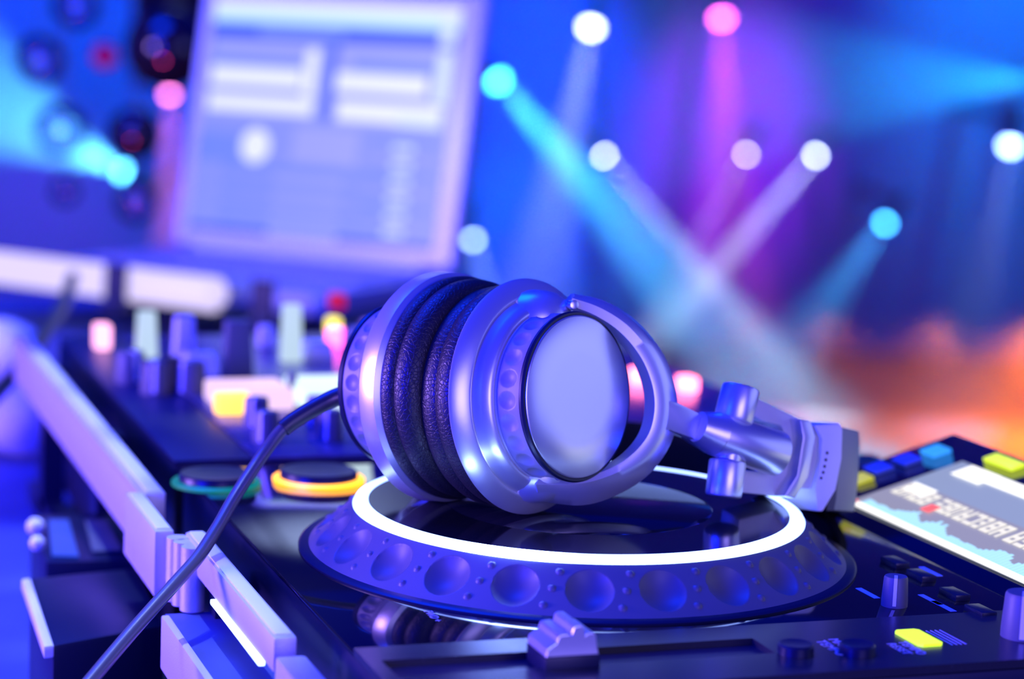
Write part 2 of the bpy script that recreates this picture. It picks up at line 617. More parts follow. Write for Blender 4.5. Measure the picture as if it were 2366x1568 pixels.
# tempo slider cap
TXC = -0.0575
sl = MB().box(TXC - 0.0085, TXC + 0.0095, -0.1460, -0.1285, -0.0190, -0.0130).build('tempo_slider', black_pl, dk, bevel=0.0008)
b = MB()
prof = [(-0.0085, -0.0130), (-0.0080, -0.0105), (-0.0050, -0.0085), (-0.0046, -0.0068), (-0.0040, -0.0062), (-0.0010, -0.0060), (-0.0004, -0.0066), (0.0002, -0.0042), (0.0012, -0.0036), (0.0030, -0.0036), (0.0036, -0.0044), (0.0042, -0.0066), (0.0048, -0.0060), (0.0070, -0.0062), (0.0076, -0.0070), (0.0082, -0.0105), (0.0088, -0.0130)]
b.prism([Vector((TXC + x, -0.1460, z)) for x, z in prof], Y * 0.0172)
cap = b.build('slider_cap', silver_d, dk, smooth=False, bevel=0.0003)
cap.parent = sl
cap.location = cap.location + wloc(dk) - wloc(sl)

# jog wheel
O0 = Vector((0, 0, 0))
jw = MB().lathe([(0.088, TOPZ - 0.001), (0.1035, TOPZ - 0.001), (0.1040, TOPZ + 0.0008), (0.1030, TOPZ + 0.0016), (0.088, TOPZ + 0.0016)], O0, Z, 128).build('jog_base', black_pl, dk)
bm = bmesh.new()
NT, NQ = 1472, 54
p0, p1 = (0.0842, -0.0022), (0.0995, -0.0158)
L = math.hypot(p1[0] - p0[0], p1[1] - p0[1])
nr, nz = -(p1[1] - p0[1]) / L, (p1[0] - p0[0]) / L
PITCHA = 2 * PI / 23
TH0 = math.radians(-108.43)
rows = []
for j in range(NQ + 1):
    q = L * j / NQ
    r = p0[0] + (p1[0] - p0[0]) * q / L
    z = p0[1] + (p1[1] - p0[1]) * q / L
    row = []
    for i in range(NT):
        th = 2 * PI * i / NT
        d = 0.0
        k = round((th - TH0) / PITCHA)
        da = (th - TH0 - k * PITCHA) * r
        dd = math.hypot(da, q - 0.0106)
        RD = 0.0081
        if dd < RD:
            d = -0.0034 * (1 - (dd / RD) ** 2) - 0.0002
        else:
            k2 = math.floor((th - TH0) / PITCHA)
            for s_, qb in enumerate((0.0036, 0.0104, 0.0172)):
                tb_ = TH0 + (k2 + 0.5) * PITCHA + math.radians(1.3 * (1 - s_))
                db = math.hypot((th - tb_) * r, q - qb)
                if db < 0.0013:
                    d = 0.0008 * math.sqrt(max(0, 1 - (db / 0.0013) ** 2))
        rr = r + nr * d
        row.append(bm.verts.new((rr * math.cos(th), rr * math.sin(th), z + nz * d)))
    rows.append(row)
lip = [(0.1004, -0.0166), (0.1000, -0.0172), (0.0960, -0.0172)]
for r, z in lip:
    rows.append([bm.verts.new((r * math.cos(2 * PI * i / NT), r * math.sin(2 * PI * i / NT), z)) for i in range(NT)])
for a, c in zip(rows, rows[1:]):
    for i in range(NT):
        bm.faces.new([a[i], c[i], c[(i + 1) % NT], a[(i + 1) % NT]])
b = MB()
b.bm.free()
b.bm = bm
sk = b.build('jog_skirt', skirt_m, dk, angle=50)
MB().lathe([(0.0842, -0.0030), (0.0843, -0.0018), (0.0836, -0.0006), (0.0812, 0.0001), (0.0788, 0.0001), (0.0785, -0.0006)], O0, Z, 192).build('jog_ring', ring_m, dk)
MB().lathe([(0.0786, -0.0030), (0.0785, -0.0002), (0.0500, -0.0002), (0.0498, -0.0004), (0.0495, -0.0002), (0, -0.0002)], O0, Z, 160).build('jog_disc', jogdisc, dk)

# cue and play buttons
def ring_button(name, c, r, m):
    ro = MB().lathe([(r * 0.86, TOPZ - 0.0005), (r, TOPZ - 0.0005), (r, TOPZ + 0.0008), (r * 0.96, TOPZ + 0.0014), (r * 0.86, TOPZ + 0.0014)], Vector((c.x, c.y, 0)), Z, 64).build(name, m, dk)
    bt = MB().lathe([(r * 0.84, TOPZ - 0.0005), (r * 0.84, TOPZ + 0.0034), (r * 0.80, TOPZ + 0.0044), (r * 0.5, TOPZ + 0.0038), (0, TOPZ + 0.0034)], Vector((c.x, c.y, 0)), Z, 64).build('button_cap', black_pl, dk)
    bt.parent = ro
    bt.location = bt.location + wloc(dk) - wloc(ro)


ring_button('cue_button', Vector((-0.0645, 0.137, 0)), 0.0195, glow('amber_ring', (1.0, 0.36, 0.0), 3.2))
ring_button('play_button', Vector((-0.1085, 0.1365, 0)), 0.0185, glow('green_ring', (0.0, 0.40, 0.30), 0.55))
# printed words and the small buttons on the right side
c = onz(1895, 1498, SPZ)
text_part('printed_label', 'MASTER\nTEMPO', c + X * 0.0075 + Z * 0.0001, 0.0052, print_m, dk)
c = onz(2050, 1500, SPZ)
text_part('printed_label', 'TEMPO\nRESET', c + X * 0.0075 + Z * 0.0001, 0.0046, print_m, dk)
c = onz(985, 1424, TOPZ)
text_part('printed_label', 'FWD +', c + X * 0.001 + Z * 0.0001, 0.0042, print_m, dk)
for px in (1838, 1980):
    c = onz(px, 1508, SPZ)
    MB().lathe([(0.0058, SPZ - 0.001), (0.0058, SPZ + 0.0026), (0.0052, SPZ + 0.0033), (0.002, SPZ + 0.003), (0, SPZ + 0.003)], Vector((c.x, c.y, 0)), Z, 32).build('round_button', black_pl, dk)
c0 = onz(2122, 1476, SPZ)
yl = glow('yellow_light', (0.62, 1.0, 0.0), 1.5)
b = MB()
b.prism([Vector((c0.x + x, c0.y + y, SPZ - 0.0003)) for x, y in ((-0.0045, -0.0075), (-0.0032, -0.0088), (0.0032, -0.0088), (0.0045, -0.0075), (0.0045, 0.0075), (0.0032, 0.0088), (-0.0032, 0.0088), (-0.0045, 0.0075))], Z * 0.0012)
b.build('lit_button', yl, dk, smooth=False)
b = MB()
for k in range(4):
    xx = c0.x + 0.0075 + k * 0.0017
    b.box(xx, xx + 0.0004, c0.y - 0.0085, c0.y + 0.0085, SPZ, SPZ + 0.0001)
b.build('printed_lines', print_m, dk, smooth=False)


def knob(px, py, z, r, h, parent, m=black_pl, pm=white_pl, top=0.9, ang=None, name='knob', p=None):
    c = p if p is not None else onz(px, py, z)
    c = Vector((c.x, c.y, z))
    kb = MB().lathe([(r, -0.0005), (r, h * 0.2), (r * top, h * 0.94), (r * top * 0.93, h), (0, h)], c, Z, 36).build(name, m, parent)
    if ang is None:
        ang = math.atan2(CAM.y - c.y, CAM.x - c.x)
    d = Vector((math.cos(ang), math.sin(ang), 0))
    s = Vector((-d.y, d.x, 0))
    w_ = r * 0.13
    q = MB()
    q.prism([c + d * (r * 1.01) - s * w_ + Z * 0.0008, c + d * (r * top * 1.05) - s * w_ + Z * (h * 1.01), c + d * (r * top * 0.1) - s * w_ + Z * (h * 1.03), c + d * (r * top * 0.1) - s * w_ + Z * (h * 0.9), c + d * (r * 0.9) - s * w_ + Z * 0.0008], s * (2 * w_))
    qo = q.build('pointer_line', pm, parent, smooth=False)
    qo.parent = kb
    qo.location = qo.location + wloc(parent) - wloc(kb)
    return kb


knob(2066, 1398, TOPZ, 0.0046, 0.0105, dk, skirt_m)
knob(2362, 1470, SPZ, 0.0072, 0.0150, dk, skirt_m)
for px, py in ((2068, 1305), (2128, 1335), (2205, 1378), (2265, 1418)):
    c = onz(px, py, TOPZ)
    MB().box(c.x - 0.003, c.x + 0.003, c.y - 0.006, c.y + 0.006, TOPZ - 0.0002, TOPZ + 0.0022).build('small_button', black_mt, dk, bevel=0.0005)
for px, py in ((2005, 1370), (2150, 1385), (2180, 1400), (2150, 1320)):
    c = onz(px, py, TOPZ)
    MB().box(c.x - 0.0012, c.x + 0.0012, c.y - 0.007, c.y + 0.007, TOPZ, TOPZ + 0.0001).build('printed_mark', print_m, dk, smooth=False)

# raised screen unit
UX0, UX1 = 0.128, 0.2085
UY0, UY1 = -0.166, 0.083
SLOPE = math.atan2(0.0237, 0.0805)
T0 = Vector((UX0, 0, TOPZ))
TX = Vector((math.cos(SLOPE), 0, math.sin(SLOPE)))
TN = Vector((-math.sin(SLOPE), 0, math.cos(SLOPE)))
ULEN = (UX1 - UX0) / math.cos(SLOPE)
b = MB().prism([Vector((UX0, UY0, -0.0196)), Vector((UX0, UY0, TOPZ)), Vector((UX1, UY0, TOPZ + 0.0237)), Vector((UX1 + 0.004, UY0, -0.0196))], Y * (UY1 - UY0))
b.build('screen_housing', acrylic, dk, bevel=0.0008)


def sp(a, y, off):
    """point on the tilted screen: a from its lower edge, y across"""
    return T0 + TX * a + Vector((0, y, 0)) + TN * off


def inv(px, py):
    p = onplane(px, py, T0 + TN * 0.0006, TN)
    return (p - T0).dot(TX), p.y


e_grey = glow('screen_grey_blue', (0.30, 0.36, 0.50), 1.0)
e_wht = glow('screen_white', (1.0, 0.98, 0.90), 1.5)
e_cyan = glow('screen_cyan', (0.42, 0.80, 1.0), 1.2)
e_red = glow('screen_red', (1.0, 0.13, 0.07), 1.3)
e_warm = glow('screen_warm', (0.95, 0.90, 0.78), 1.05)
e_lil = glow('screen_mid_grey', (0.36, 0.35, 0.42), 0.9)
b = MB()
A0, A1, B0, B1 = 0.010, 0.066, -0.098, 0.046


def sq(a0, a1, y0, y1, k, off):
    b.quad([sp(a0, y0, off), sp(a1, y0, off), sp(a1, y1, off), sp(a0, y1, off)], k)


b.mi = 0
sq(A0, A1, B0, B1, 0, 0.0006)
sq(A0, A0 + 0.030, B0, B1, 5, 0.0007)
sq(A0, A0 + 0.0035, B0 + 0.005, B1 - 0.005, 1, 0.0009)
sq(A0, A0 + 0.004, B1 - 0.004, B1, 3, 0.0010)
sq(A0, A0 + 0.004, B0, B0 + 0.005, 3, 0.0010)
yy = B1 - 0.006
while yy > B0 + 0.012:                                      # waveform columns along the lower edge
    hgt = 0.0035 + 0.008 * abs(math.sin(yy * 140) * math.cos(yy * 47)) * (0.6 + 0.4 * random.random())
    sq(A0 + 0.0035, A0 + 0.0035 + hgt, yy - 0.0022, yy, 2, 0.0008)
    yy -= 0.0024
yy = B1 - 0.006                                             # row of blurred characters
for wdt, gap in ((0.005, .0012), (0.006, .001), (0.006, .0012), (0.0055, .003), (0.006, .0012), (0.006, .001), (0.0035, .002), (0.006, .0012), (0.006, .001), (0.004, .002), (0.006, .0012), (0.006, .004), (0.006, .0012), (0.006, .001), (0.006, .002), (0.006, .001), (0.006, .002)):
    for (u0, u1, v0, v1) in ((0, 0.3, 0, 1), (0.7, 1, 0, 1), (0, 1, 0, .22), (0, 1, .78, 1), (0.1, .9, .4, .6)):
        if random.random() < 0.82:
            sq(A0 + 0.0175 + 0.010 * v0, A0 + 0.0175 + 0.010 * v1, yy - wdt * u1, yy - wdt * u0, 4, 0.0011)
    yy -= wdt + gap
sq(A0 + 0.0145, A0 + 0.0205, 0.0035, 0.0105, 3, 0.0013)
sq(A0 + 0.022, A0 + 0.030, 0.022, 0.040, 1, 0.0010)
sq(A0 + 0.031, A0 + 0.050, B0, -0.056, 1, 0.0010)
sq(A1 - 0.009, A1 - 0.001, B0, 0.028, 1, 0.0010)
sq(A1 - 0.012, A1 - 0.001, 0.014, 0.036, 1, 0.0012)
b.build('screen', [e_grey, e_wht, e_cyan, e_red, e_warm, e_lil], dk, smooth=False)
blu = glow('blue_button_light', (0.03, 0.30, 1.0), 1.3)
blu_d = mat('dim_blue_button', (0.10, 0.16, 0.5), 0.4, emit=(0.03, 0.06, 0.6), estr=0.25)
yel2 = glow('yellow_button_light', (0.75, 0.95, 0.0), 1.2)
yel3 = glow('dim_yellow_light', (0.55, 0.55, 0.03), 1.0)


def screen_button(a, y, la, ly, m):
    q = MB()
    q.boxv(sp(a - la / 2, y - ly / 2, 0.0), TX * la, Y * ly, TN * 0.0016)
    q.build('screen_button', m, dk, bevel=0.0004)


for (px, py), la, ly, m in (((2162, 1042), 0.009, 0.012, blu), ((2095, 1063), 0.009, 0.012, blu_d), ((2030, 1082), 0.009, 0.012, blu_d), ((1988, 1106), 0.008, 0.010, yel3), ((2320, 1068), 0.007, 0.022, yel2)):
    a, y = inv(px, py)
    screen_button(a, y, la, ly, m)

# ------------------------------------------------------------------ headphones
def cv(r, u, f):
    return R * r + U * u + F * f


O1 = at(1222, 915, 0.800)
O2 = at(1013, 892, 0.822)
N1 = cv(0.757, 0.01, -0.653).normalized()
N2 = cv(0.765, -0.035, -0.643).normalized()
hp = thing('headphones', Vector((0.0, 0.0, 0.0)), 'silver and black headphones lying on the glowing wheel of the deck', 'headphones')


def subparent(o, parent):
    o.location = o.location + wloc(o.parent) - wloc(parent)
    o.parent = parent


def ear_cup(O, N, inward, rim, name):
    """N points out of the ear; rim = width of the silver band behind the bezel"""
    k = 1.0
    prof = [(0.0400, -rim - 0.0012), (0.0414, -rim), (0.0424, -rim + 0.0008), (0.0427, -0.0003), (0.0421, 0.0007), (0.0374, 0.0042), (0.0366, 0.0044), (0.0360, 0.0040), (0.0356, 0.0044),
            (0.0345, 0.0072), (0.0330, 0.0094), (0.0318, 0.0102), (0.0312, 0.0102), (0.0311, 0.0097), (0.0306, 0.0097), (0.0305, 0.0110)]
    sh = MB().lathe(prof, O, N, 128).build(name, silver, hp)
    # cushion
    f = -rim
    pr = [(0.0398, f + 0.0002), (0.0404, f - 0.0006), (0.0411, f - 0.0024), (0.0412, f - 0.0050), (0.0404, f - 0.0072), (0.0396, f - 0.0081), (0.0400, f - 0.0090), (0.0403, f - 0.0112), (0.0399, f - 0.0140),
          (0.0384, f - 0.0168), (0.0362, f - 0.0186), (0.0335, f - 0.0191), (0.0308, f - 0.0180), (0.0284, f - 0.0150), (0.0268, f - 0.0110), (0.0262, f - 0.0060), (0.0262, f - 0.0010)]
    if rim > 0.004:                        # the far cup turns its open side to us
        pr = [(r, (h - f) * 0.80 + f) for r, h in pr]
    cu = MB().lathe(pr, O, N, 160).build('ear_cushion', leather, hp)
    subparent(cu, sh)
    cl = MB().lathe([(0.0264, f - 0.0040), (0.0180, f - 0.0048), (0, f - 0.0050)], O, N, 48).build('inner_cloth', fabric, hp)
    subparent(cl, sh)
    # dimpled hub
    bm = bmesh.new()
    e1 = (U - N * U.dot(N)).normalized()
    e2 = N.cross(e1)
    NA, NB = 432, 26
    rows = []
    for j in range(NB + 1):
        h = 0.0108 + 0.0100 * j / NB
        r = 0.0304 - 0.0007 * j / NB
        row = []
        for i in range(NA):
            th = 2 * PI * i / NA
            pa = 2 * PI / 24
            kk = round((th - 0.03) / pa)
            dd = math.hypot((th - 0.03 - kk * pa) * r / 0.0031, (h - 0.0156) / 0.0035)
            d = -0.0011 * (1 - dd * dd) - 0.0001 if dd < 1 else 0.0
            row.append(bm.verts.new(O + N * h + (e1 * math.cos(th) + e2 * math.sin(th)) * (r + d)))
        rows.append(row)
    for a, c in zip(rows, rows[1:]):
        for i in range(NA):
            bm.faces.new([a[i], a[(i + 1) % NA], c[(i + 1) % NA], c[i]])
    q = MB()
    q.bm.free()
    q.bm = bm
    hb = q.build('dimpled_hub', hub_m, hp)
    subparent(hb, sh)
    gr = MB().lathe([(0.0297, 0.0206), (0.0303, 0.0210), (0.0305, 0.0222), (0.0300, 0.0230), (0.0292, 0.0231), (0.0291, 0.0222)], O, N, 96).build('trim_ring', black_pl, hp)
    subparent(gr, sh)
    dc = MB().lathe([(0.0292, 0.0225), (0.0290, 0.0233), (0.0284, 0.0237), (0.015, 0.0240), (0, 0.0241)], O, N, 96).build('metal_disc', silver_b, hp)
    subparent(dc, sh)
    # pivot bosses
    for s in (1, -1):
        q = MB()
        q.lathe([(0.0, 0.020), (0.0125, 0.022), (0.0138, 0.0265), (0.0132, 0.0310), (0.0112, 0.0348), (0.0080, 0.0372), (0.0040, 0.0383), (0, 0.0386)], O + N * 0.0030, e1 * s, 40)
        subparent(q.build('pivot_boss', silver, hp), sh)
    return sh


near_cup = ear_cup(O1, N1, True, 0.0016, 'ear_cup')
far_cup = ear_cup(O2, -N2, True, 0.0078, 'ear_cup')

MID = (O1 + O2) / 2
NM = ((N1 + N2) / 2).normalized()


def mirror(v):
    return v - NM * (2 * (v - MID).dot(NM))


PM = cv(0.42, 0.02, -0.907).normalized()              # facing of the swivelled yoke
PP = O1 + N1 * 0.0165


def yp(x, y, off=0.0):
    return onplane(x, y, PP + PM * off, PM)


Iin = [(1318, 706), (1375, 728), (1432, 766), (1478, 820), (1505, 880), (1513, 940), (1500, 1000), (1462, 1048), (1405, 1084), (1330, 1104), (1245, 1106)]
Icr = [(1322, 688), (1385, 710), (1448, 750), (1498, 808), (1526, 872), (1534, 940), (1519, 1006), (1478, 1058), (1415, 1096), (1335, 1118), (1238, 1119)]
Iou = [(1326, 678), (1400, 696), (1472, 742), (1527, 808), (1556, 876), (1566, 945), (1552, 1020), (1503, 1092), (1432, 1140), (1345, 1167), (1238, 1156)]
cin = catmull([yp(x, y) for x, y in Iin], 6)
ccr = catmull([yp(x, y, 0.0006) for x, y in Icr], 6)
cou = catmull([yp(x, y, -0.0070) for x, y in Iou], 6)


def make_arm(flip):
    q = MB()
    rows = []
    for a, c, d in zip(cin, ccr, cou):
        m1 = c * 0.6 + d * 0.4 + PM * 0.0016
        rows.append([q.bm.verts.new(p) for p in (a, c, m1, d, d - PM * 0.003, a - PM * 0.008)])
    for a, c in zip(rows, rows[1:]):
        for i in range(6):
            q.bm.faces.new([a[i], a[(i + 1) % 6], c[(i + 1) % 6], c[i]])
    q.bm.faces.new(rows[0][::-1])
    q.bm.faces.new(rows[-1])
    yk = q.build('yoke', silver, hp, flip=flip, angle=35)
    q = MB()
    t = yp(1326, 704, 0.0004)
    q.cyl(t - PM * 0.003, t + PM * 0.0006, 0.0018, seg=20, bev=0.0004)
    pn = q.build('pivot_screw', silver_b, hp, flip=flip)
    subparent(pn, yk)
    NA_ = cv(0.5, 0.0, -0.866)
    PA = yp(1540, 960, -0.004)

    def ap(x, y, off=0.0):
        return onplane(x, y, PA + NA_ * off, NA_)
    q = MB()
    q.prism([ap(*p, 0.0035) for p in ((1530, 918), (1568, 930), (1612, 952), (1650, 968), (1660, 1050), (1600, 1012), (1548, 994), (1520, 1000))], NA_ * -0.009)
    ar = q.build('arm', silver_d, hp, flip=flip, bevel=0.0008)
    # barrel hinge
    q = MB()
    q.cyl(ap(1612, 985, 0.003), ap(1655, 1001, 0.003), 0.0058, 0.0084, seg=40)
    q.cyl(ap(1655, 1001, 0.003), ap(1798, 1049, 0.003), 0.0084, 0.0086, seg=48, bev=0.0006)
    ba = q.build('hinge_barrel', silver_d, hp, flip=flip)
    q = MB()
    q.cyl(ap(1694, 972, 0.003), ap(1713, 892, 0.003), 0.0074, 0.0072, seg=40, bev=0.0012)
    q.cyl(ap(1690, 990, 0.003), ap(1694, 972, 0.003), 0.0050, seg=32)
    subparent(q.build('hinge_knuckle', silver, hp, flip=flip), ba)
    q = MB()
    q.cyl(ap(1682, 1062, 0.004), ap(1671, 1148, 0.004), 0.0070, 0.0068, seg=40, bev=0.0012)
    q.cyl(ap(1686, 1044, 0.004), ap(1682, 1062, 0.004), 0.0050, seg=32)
    kn = q.build('hinge_knuckle', silver, hp, flip=flip)
    subparent(kn, ba)
    q = MB()
    q.prism([ap(*p, -0.003) for p in ((1742, 915), (1800, 944), (1850, 968), (1856, 1000), (1850, 1060), (1815, 1148), (1712, 1138), (1712, 1085), (1790, 1092), (1806, 1075), (1816, 1010), (1806, 984), (1760, 972), (1740, 960))], NA_ * -0.012)
    q.build('hinge_fork', pale_pl, hp, flip=flip, bevel=0.0009)
    q = MB()
    q.prism([ap(*p, 0.0035) for p in ((1848, 968), (1874, 972), (1885, 1008), (1869, 1100), (1838, 1152), (1812, 1146), (1842, 1098), (1856, 1010))], NA_ * -0.022)
    q.build('slider_collar', silver_d, hp, flip=flip, bevel=0.0009)
    q = MB()
    q.prism([ap(*p, 0.0005) for p in ((1868, 1000), (1910, 1012), (1908, 1060), (1895, 1130), (1846, 1128), (1862, 1090))], NA_ * -0.012)
    q.build('slider_neck', pale_pl, hp, flip=flip, bevel=0.0006)
    # flared end cap with small punched dots
    q = MB()
    q.prism([ap(*p, 0.0035) for p in ((1881, 981), (1942, 977), (1948, 992), (1946, 1060), (1932, 1132), (1902, 1182), (1889, 1181), (1884, 1130), (1897, 1060), (1900, 1012))], NA_ * -0.020)
    ec = q.build('end_cap', white_pl, hp, flip=flip, bevel=0.0010)
    q = MB()
    for x, y in ((1911, 1046), (1908, 1062), (1905, 1077), (1902, 1091), (1897, 1104)):
        c_ = ap(x, y, 0.0036)
        q.cyl(c_ - NA_ * 0.0002, c_ + NA_ * 0.00015, 0.0006, seg=10)
    dt = q.build('punched_dots', black_pl, hp, flip=flip)
    subparent(dt, ec)
    return ap(1925, 1082, -0.006), NA_


P0, NA_ = make_arm(None)
make_arm(mirror)
P1 = mirror(P0)
MH = (P0 + P1) / 2
AX = P0 - MH
bdir = cv(0.866, -0.10, 0.5)
BX = (bdir - NM * bdir.dot(NM)).normalized()
VUP = BX.cross(NM).normalized()
if VUP.z < 0:
    VUP = -VUP


def arc(rb, ra, n=56):
    return [MH + AX * (ra * math.cos(PI * i / n)) + BX * (rb * math.sin(PI * i / n)) for i in range(n + 1)]


RB = 0.060
sect = [(-0.0016, -0.0165), (0.0016, -0.0160), (0.0022, -0.012), (0.0024, 0), (0.0022, 0.012), (0.0016, 0.0160), (-0.0016, 0.0165), (-0.0020, 0)]
MB().sweep(arc(RB, 1.0), sect, up=VUP).build('headband', rubber, hp)
sect = [(-0.0035, -0.0160), (0.0035, -0.0160), (0.0040, 0), (0.0035, 0.0160), (-0.0035, 0.0160), (-0.0045, 0)]
MB().sweep(arc(RB - 0.0062, 0.91), sect, up=VUP).build('headband_pad', fabric, hp)

# cable
cb = [(846, 905, .832), (800, 910, .829), (745, 932, .826), (660, 985, .822), (615, 1040, .818), (580, 1090, .812), (540, 1152, .803), (500, 1222, .790), (455, 1290, .775), (400, 1352, .762), (300, 1464, .742), (205, 1577, .722), (120, 1680, .705)]
path = catmull([at(*p) for p in cb], 10)
MB().tube(path[26:], 0.0024, 18).build('cable', cable_m, hp)
bp = path[:32]
n_ = len(bp)
q = MB().tube(bp, 0.0036, 20, scale=[1.0 - 0.12 * i / n_ for i in range(n_)])
q.build('cable_boot', boot_m, hp)
q = MB()
q.lathe([(0.0030, -0.004), (0.0048, -0.003), (0.0050, 0.002), (0.0044, 0.0032), (0.003, 0.0034)], path[0], (path[3] - path[0]), 28)
q.build('boot_collar', black_pl, hp)

# ------------------------------------------------------------------ mixer behind the deck
mx = thing('mixer', Vector((0.05, 0.36, TABZ)), 'blurred black mixer behind the deck with knobs, lit bars and coloured lights', 'mixer')
MB().box(-0.117, 0.215, 0.186, 0.552, TABZ + 0.012, -0.0196).build('body', black_pl, mx, bevel=0.004)
for fx in (-0.09, 0.19):
    for fy in (0.21, 0.52):
        MB().cyl(Vector((fx, fy, TABZ)), Vector((fx, fy, TABZ + 0.0125)), 0.014, seg=24).build('foot', rubber, mx)
MB().box(-0.080, 0.214, 0.187, 0.551, -0.0196, TOPZ).build('top_panel', mat('mixer_panel', (0.05, 0.055, 0.11), 0.25, var=(60, (0.12, 0.12, 0.2), 0.5, 0.75)), mx, bevel=0.0005)
MB().box(-0.1165, -0.081, 0.187, 0.551, -0.0196, -0.0185).build('front_panel', mat('mixer_front', (0.012, 0.016, 0.06), 0.4, spec=0.3), mx, bevel=0.0005)
for X_ in (-0.068, -0.038, -0.006, 0.028, 0.062, 0.10):
    for Y_ in (0.222, 0.262, 0.300) if X_ > 0.02 else (0.222, 0.258):
        knob(0, 0, TOPZ, 0.0062, 0.014, mx, skirt_m, p=Vector((X_ + (Y_ - 0.22) * 0.1, Y_, 0)), ang=random.uniform(-2.6, -1.2))


def mpx(px, py, z=TOPZ):
    return onz(px, py, z)


def lamp_box(px, py, lx, ly, h, m, name='lit_button', parent=mx, z=TOPZ):
    c = mpx(px, py, z + h * 0.5)
    q = MB().box(c.x - lx / 2, c.x + lx / 2, c.y - ly / 2, c.y + ly / 2, z - 0.0002, z + h)
    return q.build(name, m, parent, bevel=min(lx, ly, h) * 0.2)


amber = glow('amber_light', (1.0, 0.50, 0.06), 2.6)
pinkw = glow('pinkish_light', (0.90, 0.62, 0.95), 1.15)
cyanw = glow('cool_white_light', (0.72, 0.92, 1.0), 1.25)
pinkl = glow('pink_led', (1.0, 0.16, 0.28), 7.0)
redl = glow('dim_red_led', (0.7, 0.0, 0.02), 0.8)
yell = glow('yellow_led', (0.9, 0.75, 0.05), 2.2)
magl = glow('magenta_led', (1.0, 0.10, 0.55), 6.0)
lamp_box(536, 930, 0.017, 0.012, 0.010, amber)
lamp_box(575, 910, 0.038, 0.040, 0.010, pinkw, 'lit_display')
lamp_box(795, 905, 0.052, 0.050, 0.010, cyanw, 'lit_display')
lamp_box(1479, 868, 0.010, 0.012, 0.008, pinkl, 'led')
lamp_box(1588, 886, 0.009, 0.012, 0.008, pinkl, 'led')
lamp_box(778, 778, 0.010, 0.012, 0.010, magl, 'led')
lamp_box(770, 752, 0.008, 0.010, 0.010, yell, 'led')
lamp_box(778, 694, 0.010, 0.012, 0.010, redl, 'led')
lamp_box(868, 756, 0.008, 0.012, 0.008, redl, 'led')
lamp_box(236, 776, 0.009, 0.014, 0.014, glow('pale_pink_led', (1.0, 0.42, 0.72), 2.2), 'led')
lamp_box(706, 925, 0.005, 0.010, 0.006, glow('rose_light', (1.0, 0.25, 0.5), 1.2), 'lit_button')


def fader(px, py, z, w_, d_, h, m):
    c = mpx(px, py, z)
    q = MB()
    q.prism([Vector((c.x - w_ / 2, c.y - d_ / 2, z)), Vector((c.x + w_ / 2, c.y - d_ / 2, z)), Vector((c.x + w_ * 0.4, c.y - d_ * 0.35, z + h)), Vector((c.x - w_ * 0.4, c.y - d_ * 0.35, z + h))], Y * d_)
    return q.build('fader_cap', m, mx, bevel=0.001)


painted_litcap = glow('fader_painted_light', (0.62, 0.82, 1.0), 0.85)  # emission stands in for strong light on the pale fader caps
fader(338, 825, TOPZ, 0.012, 0.008, 0.026, painted_litcap)
fader(672, 834, TOPZ, 0.012, 0.008, 0.032, painted_litcap)
fader(395, 905, TOPZ, 0.010, 0.009, 0.018, black_pl)
fader(548, 868, TOPZ, 0.016, 0.012, 0.030, skirt_m)
fader(425, 830, TOPZ, 0.012, 0.009, 0.024, white_pl)
fader(462, 868, TOPZ, 0.020, 0.012, 0.012, white_pl)
fader(615, 800, TOPZ, 0.010, 0.009, 0.012, white_pl)
fader(735, 830, TOPZ, 0.018, 0.012, 0.010, white_pl)
fader(675, 925, TOPZ, 0.004, 0.008, 0.014, skirt_m)
for px, py in ((300, 880), (360, 905), (440, 905), (820, 820), (860, 800)):
    knob(px, py, TOPZ, 0.008, 0.016, mx, skirt_m, ang=random.uniform(-2.6, -1.2))

# ------------------------------------------------------------------ laptop on its stand
LZ = -0.060
hl = onz(398, 562, LZ)
hr = onz(1042, 628, LZ)
LW = (hr - hl).length
e = (hr - hl).normalized()
g = Vector((e.y, -e.x, 0))
if g.dot(F) > 0:
    g = -g                                   # from the hinge towards the front edge
lap = thing('laptop', (hl + hr) / 2 + g * 0.12, 'open white laptop with a bright blurred screen on a stand', 'laptop')
lidm = mat('white_laptop_shell', (0.50, 0.52, 0.66), 0.32)
keym = mat('pale_keys', (0.22, 0.22, 0.36), 0.4)
LD = 0.222
q = MB()
q.boxv(hl - Z * 0.022 - e * 0.004, e * (LW + 0.008), g * LD, Z * 0.020)
q.build('base', mat('laptop_base', (0.20, 0.20, 0.34), 0.35), lap, bevel=0.004, bseg=3)
q = MB()
q.boxv(hl + e * 0.07 + g * 0.155 - Z * 0.002, e * (LW - 0.14), g * 0.07, Z * 0.0006)
q.build('touchpad', keym, lap, bevel=0.0002)
for row in range(5):
    for k in range(13):
        q = MB()
        q.boxv(hl + e * (0.014 + k * (LW - 0.028) / 13) + g * (0.030 + row * 0.022) - Z * 0.002, e * ((LW - 0.028) / 13 - 0.003), g * 0.018, Z * 0.002)
        q.build('key', keym, lap, smooth=False)
TIL = math.radians(10.5)
LU = (Z * math.cos(TIL) - g * math.sin(TIL)).normalized()
LN = e.cross(LU).normalized()
if LN.dot(F) > 0:
    LN = -LN
LH = 0.262
q = MB()
q.boxv(hl + LU * 0.002 - LN * 0.012, e * LW, LU * LH, LN * 0.012)
lid = q.build('lid', lidm, lap, bevel=0.004, bseg=3)
q = MB()
q.cyl(hl + e * 0.03, hr - e * 0.03, 0.006, seg=20)
q.build('hinge', lidm, lap)
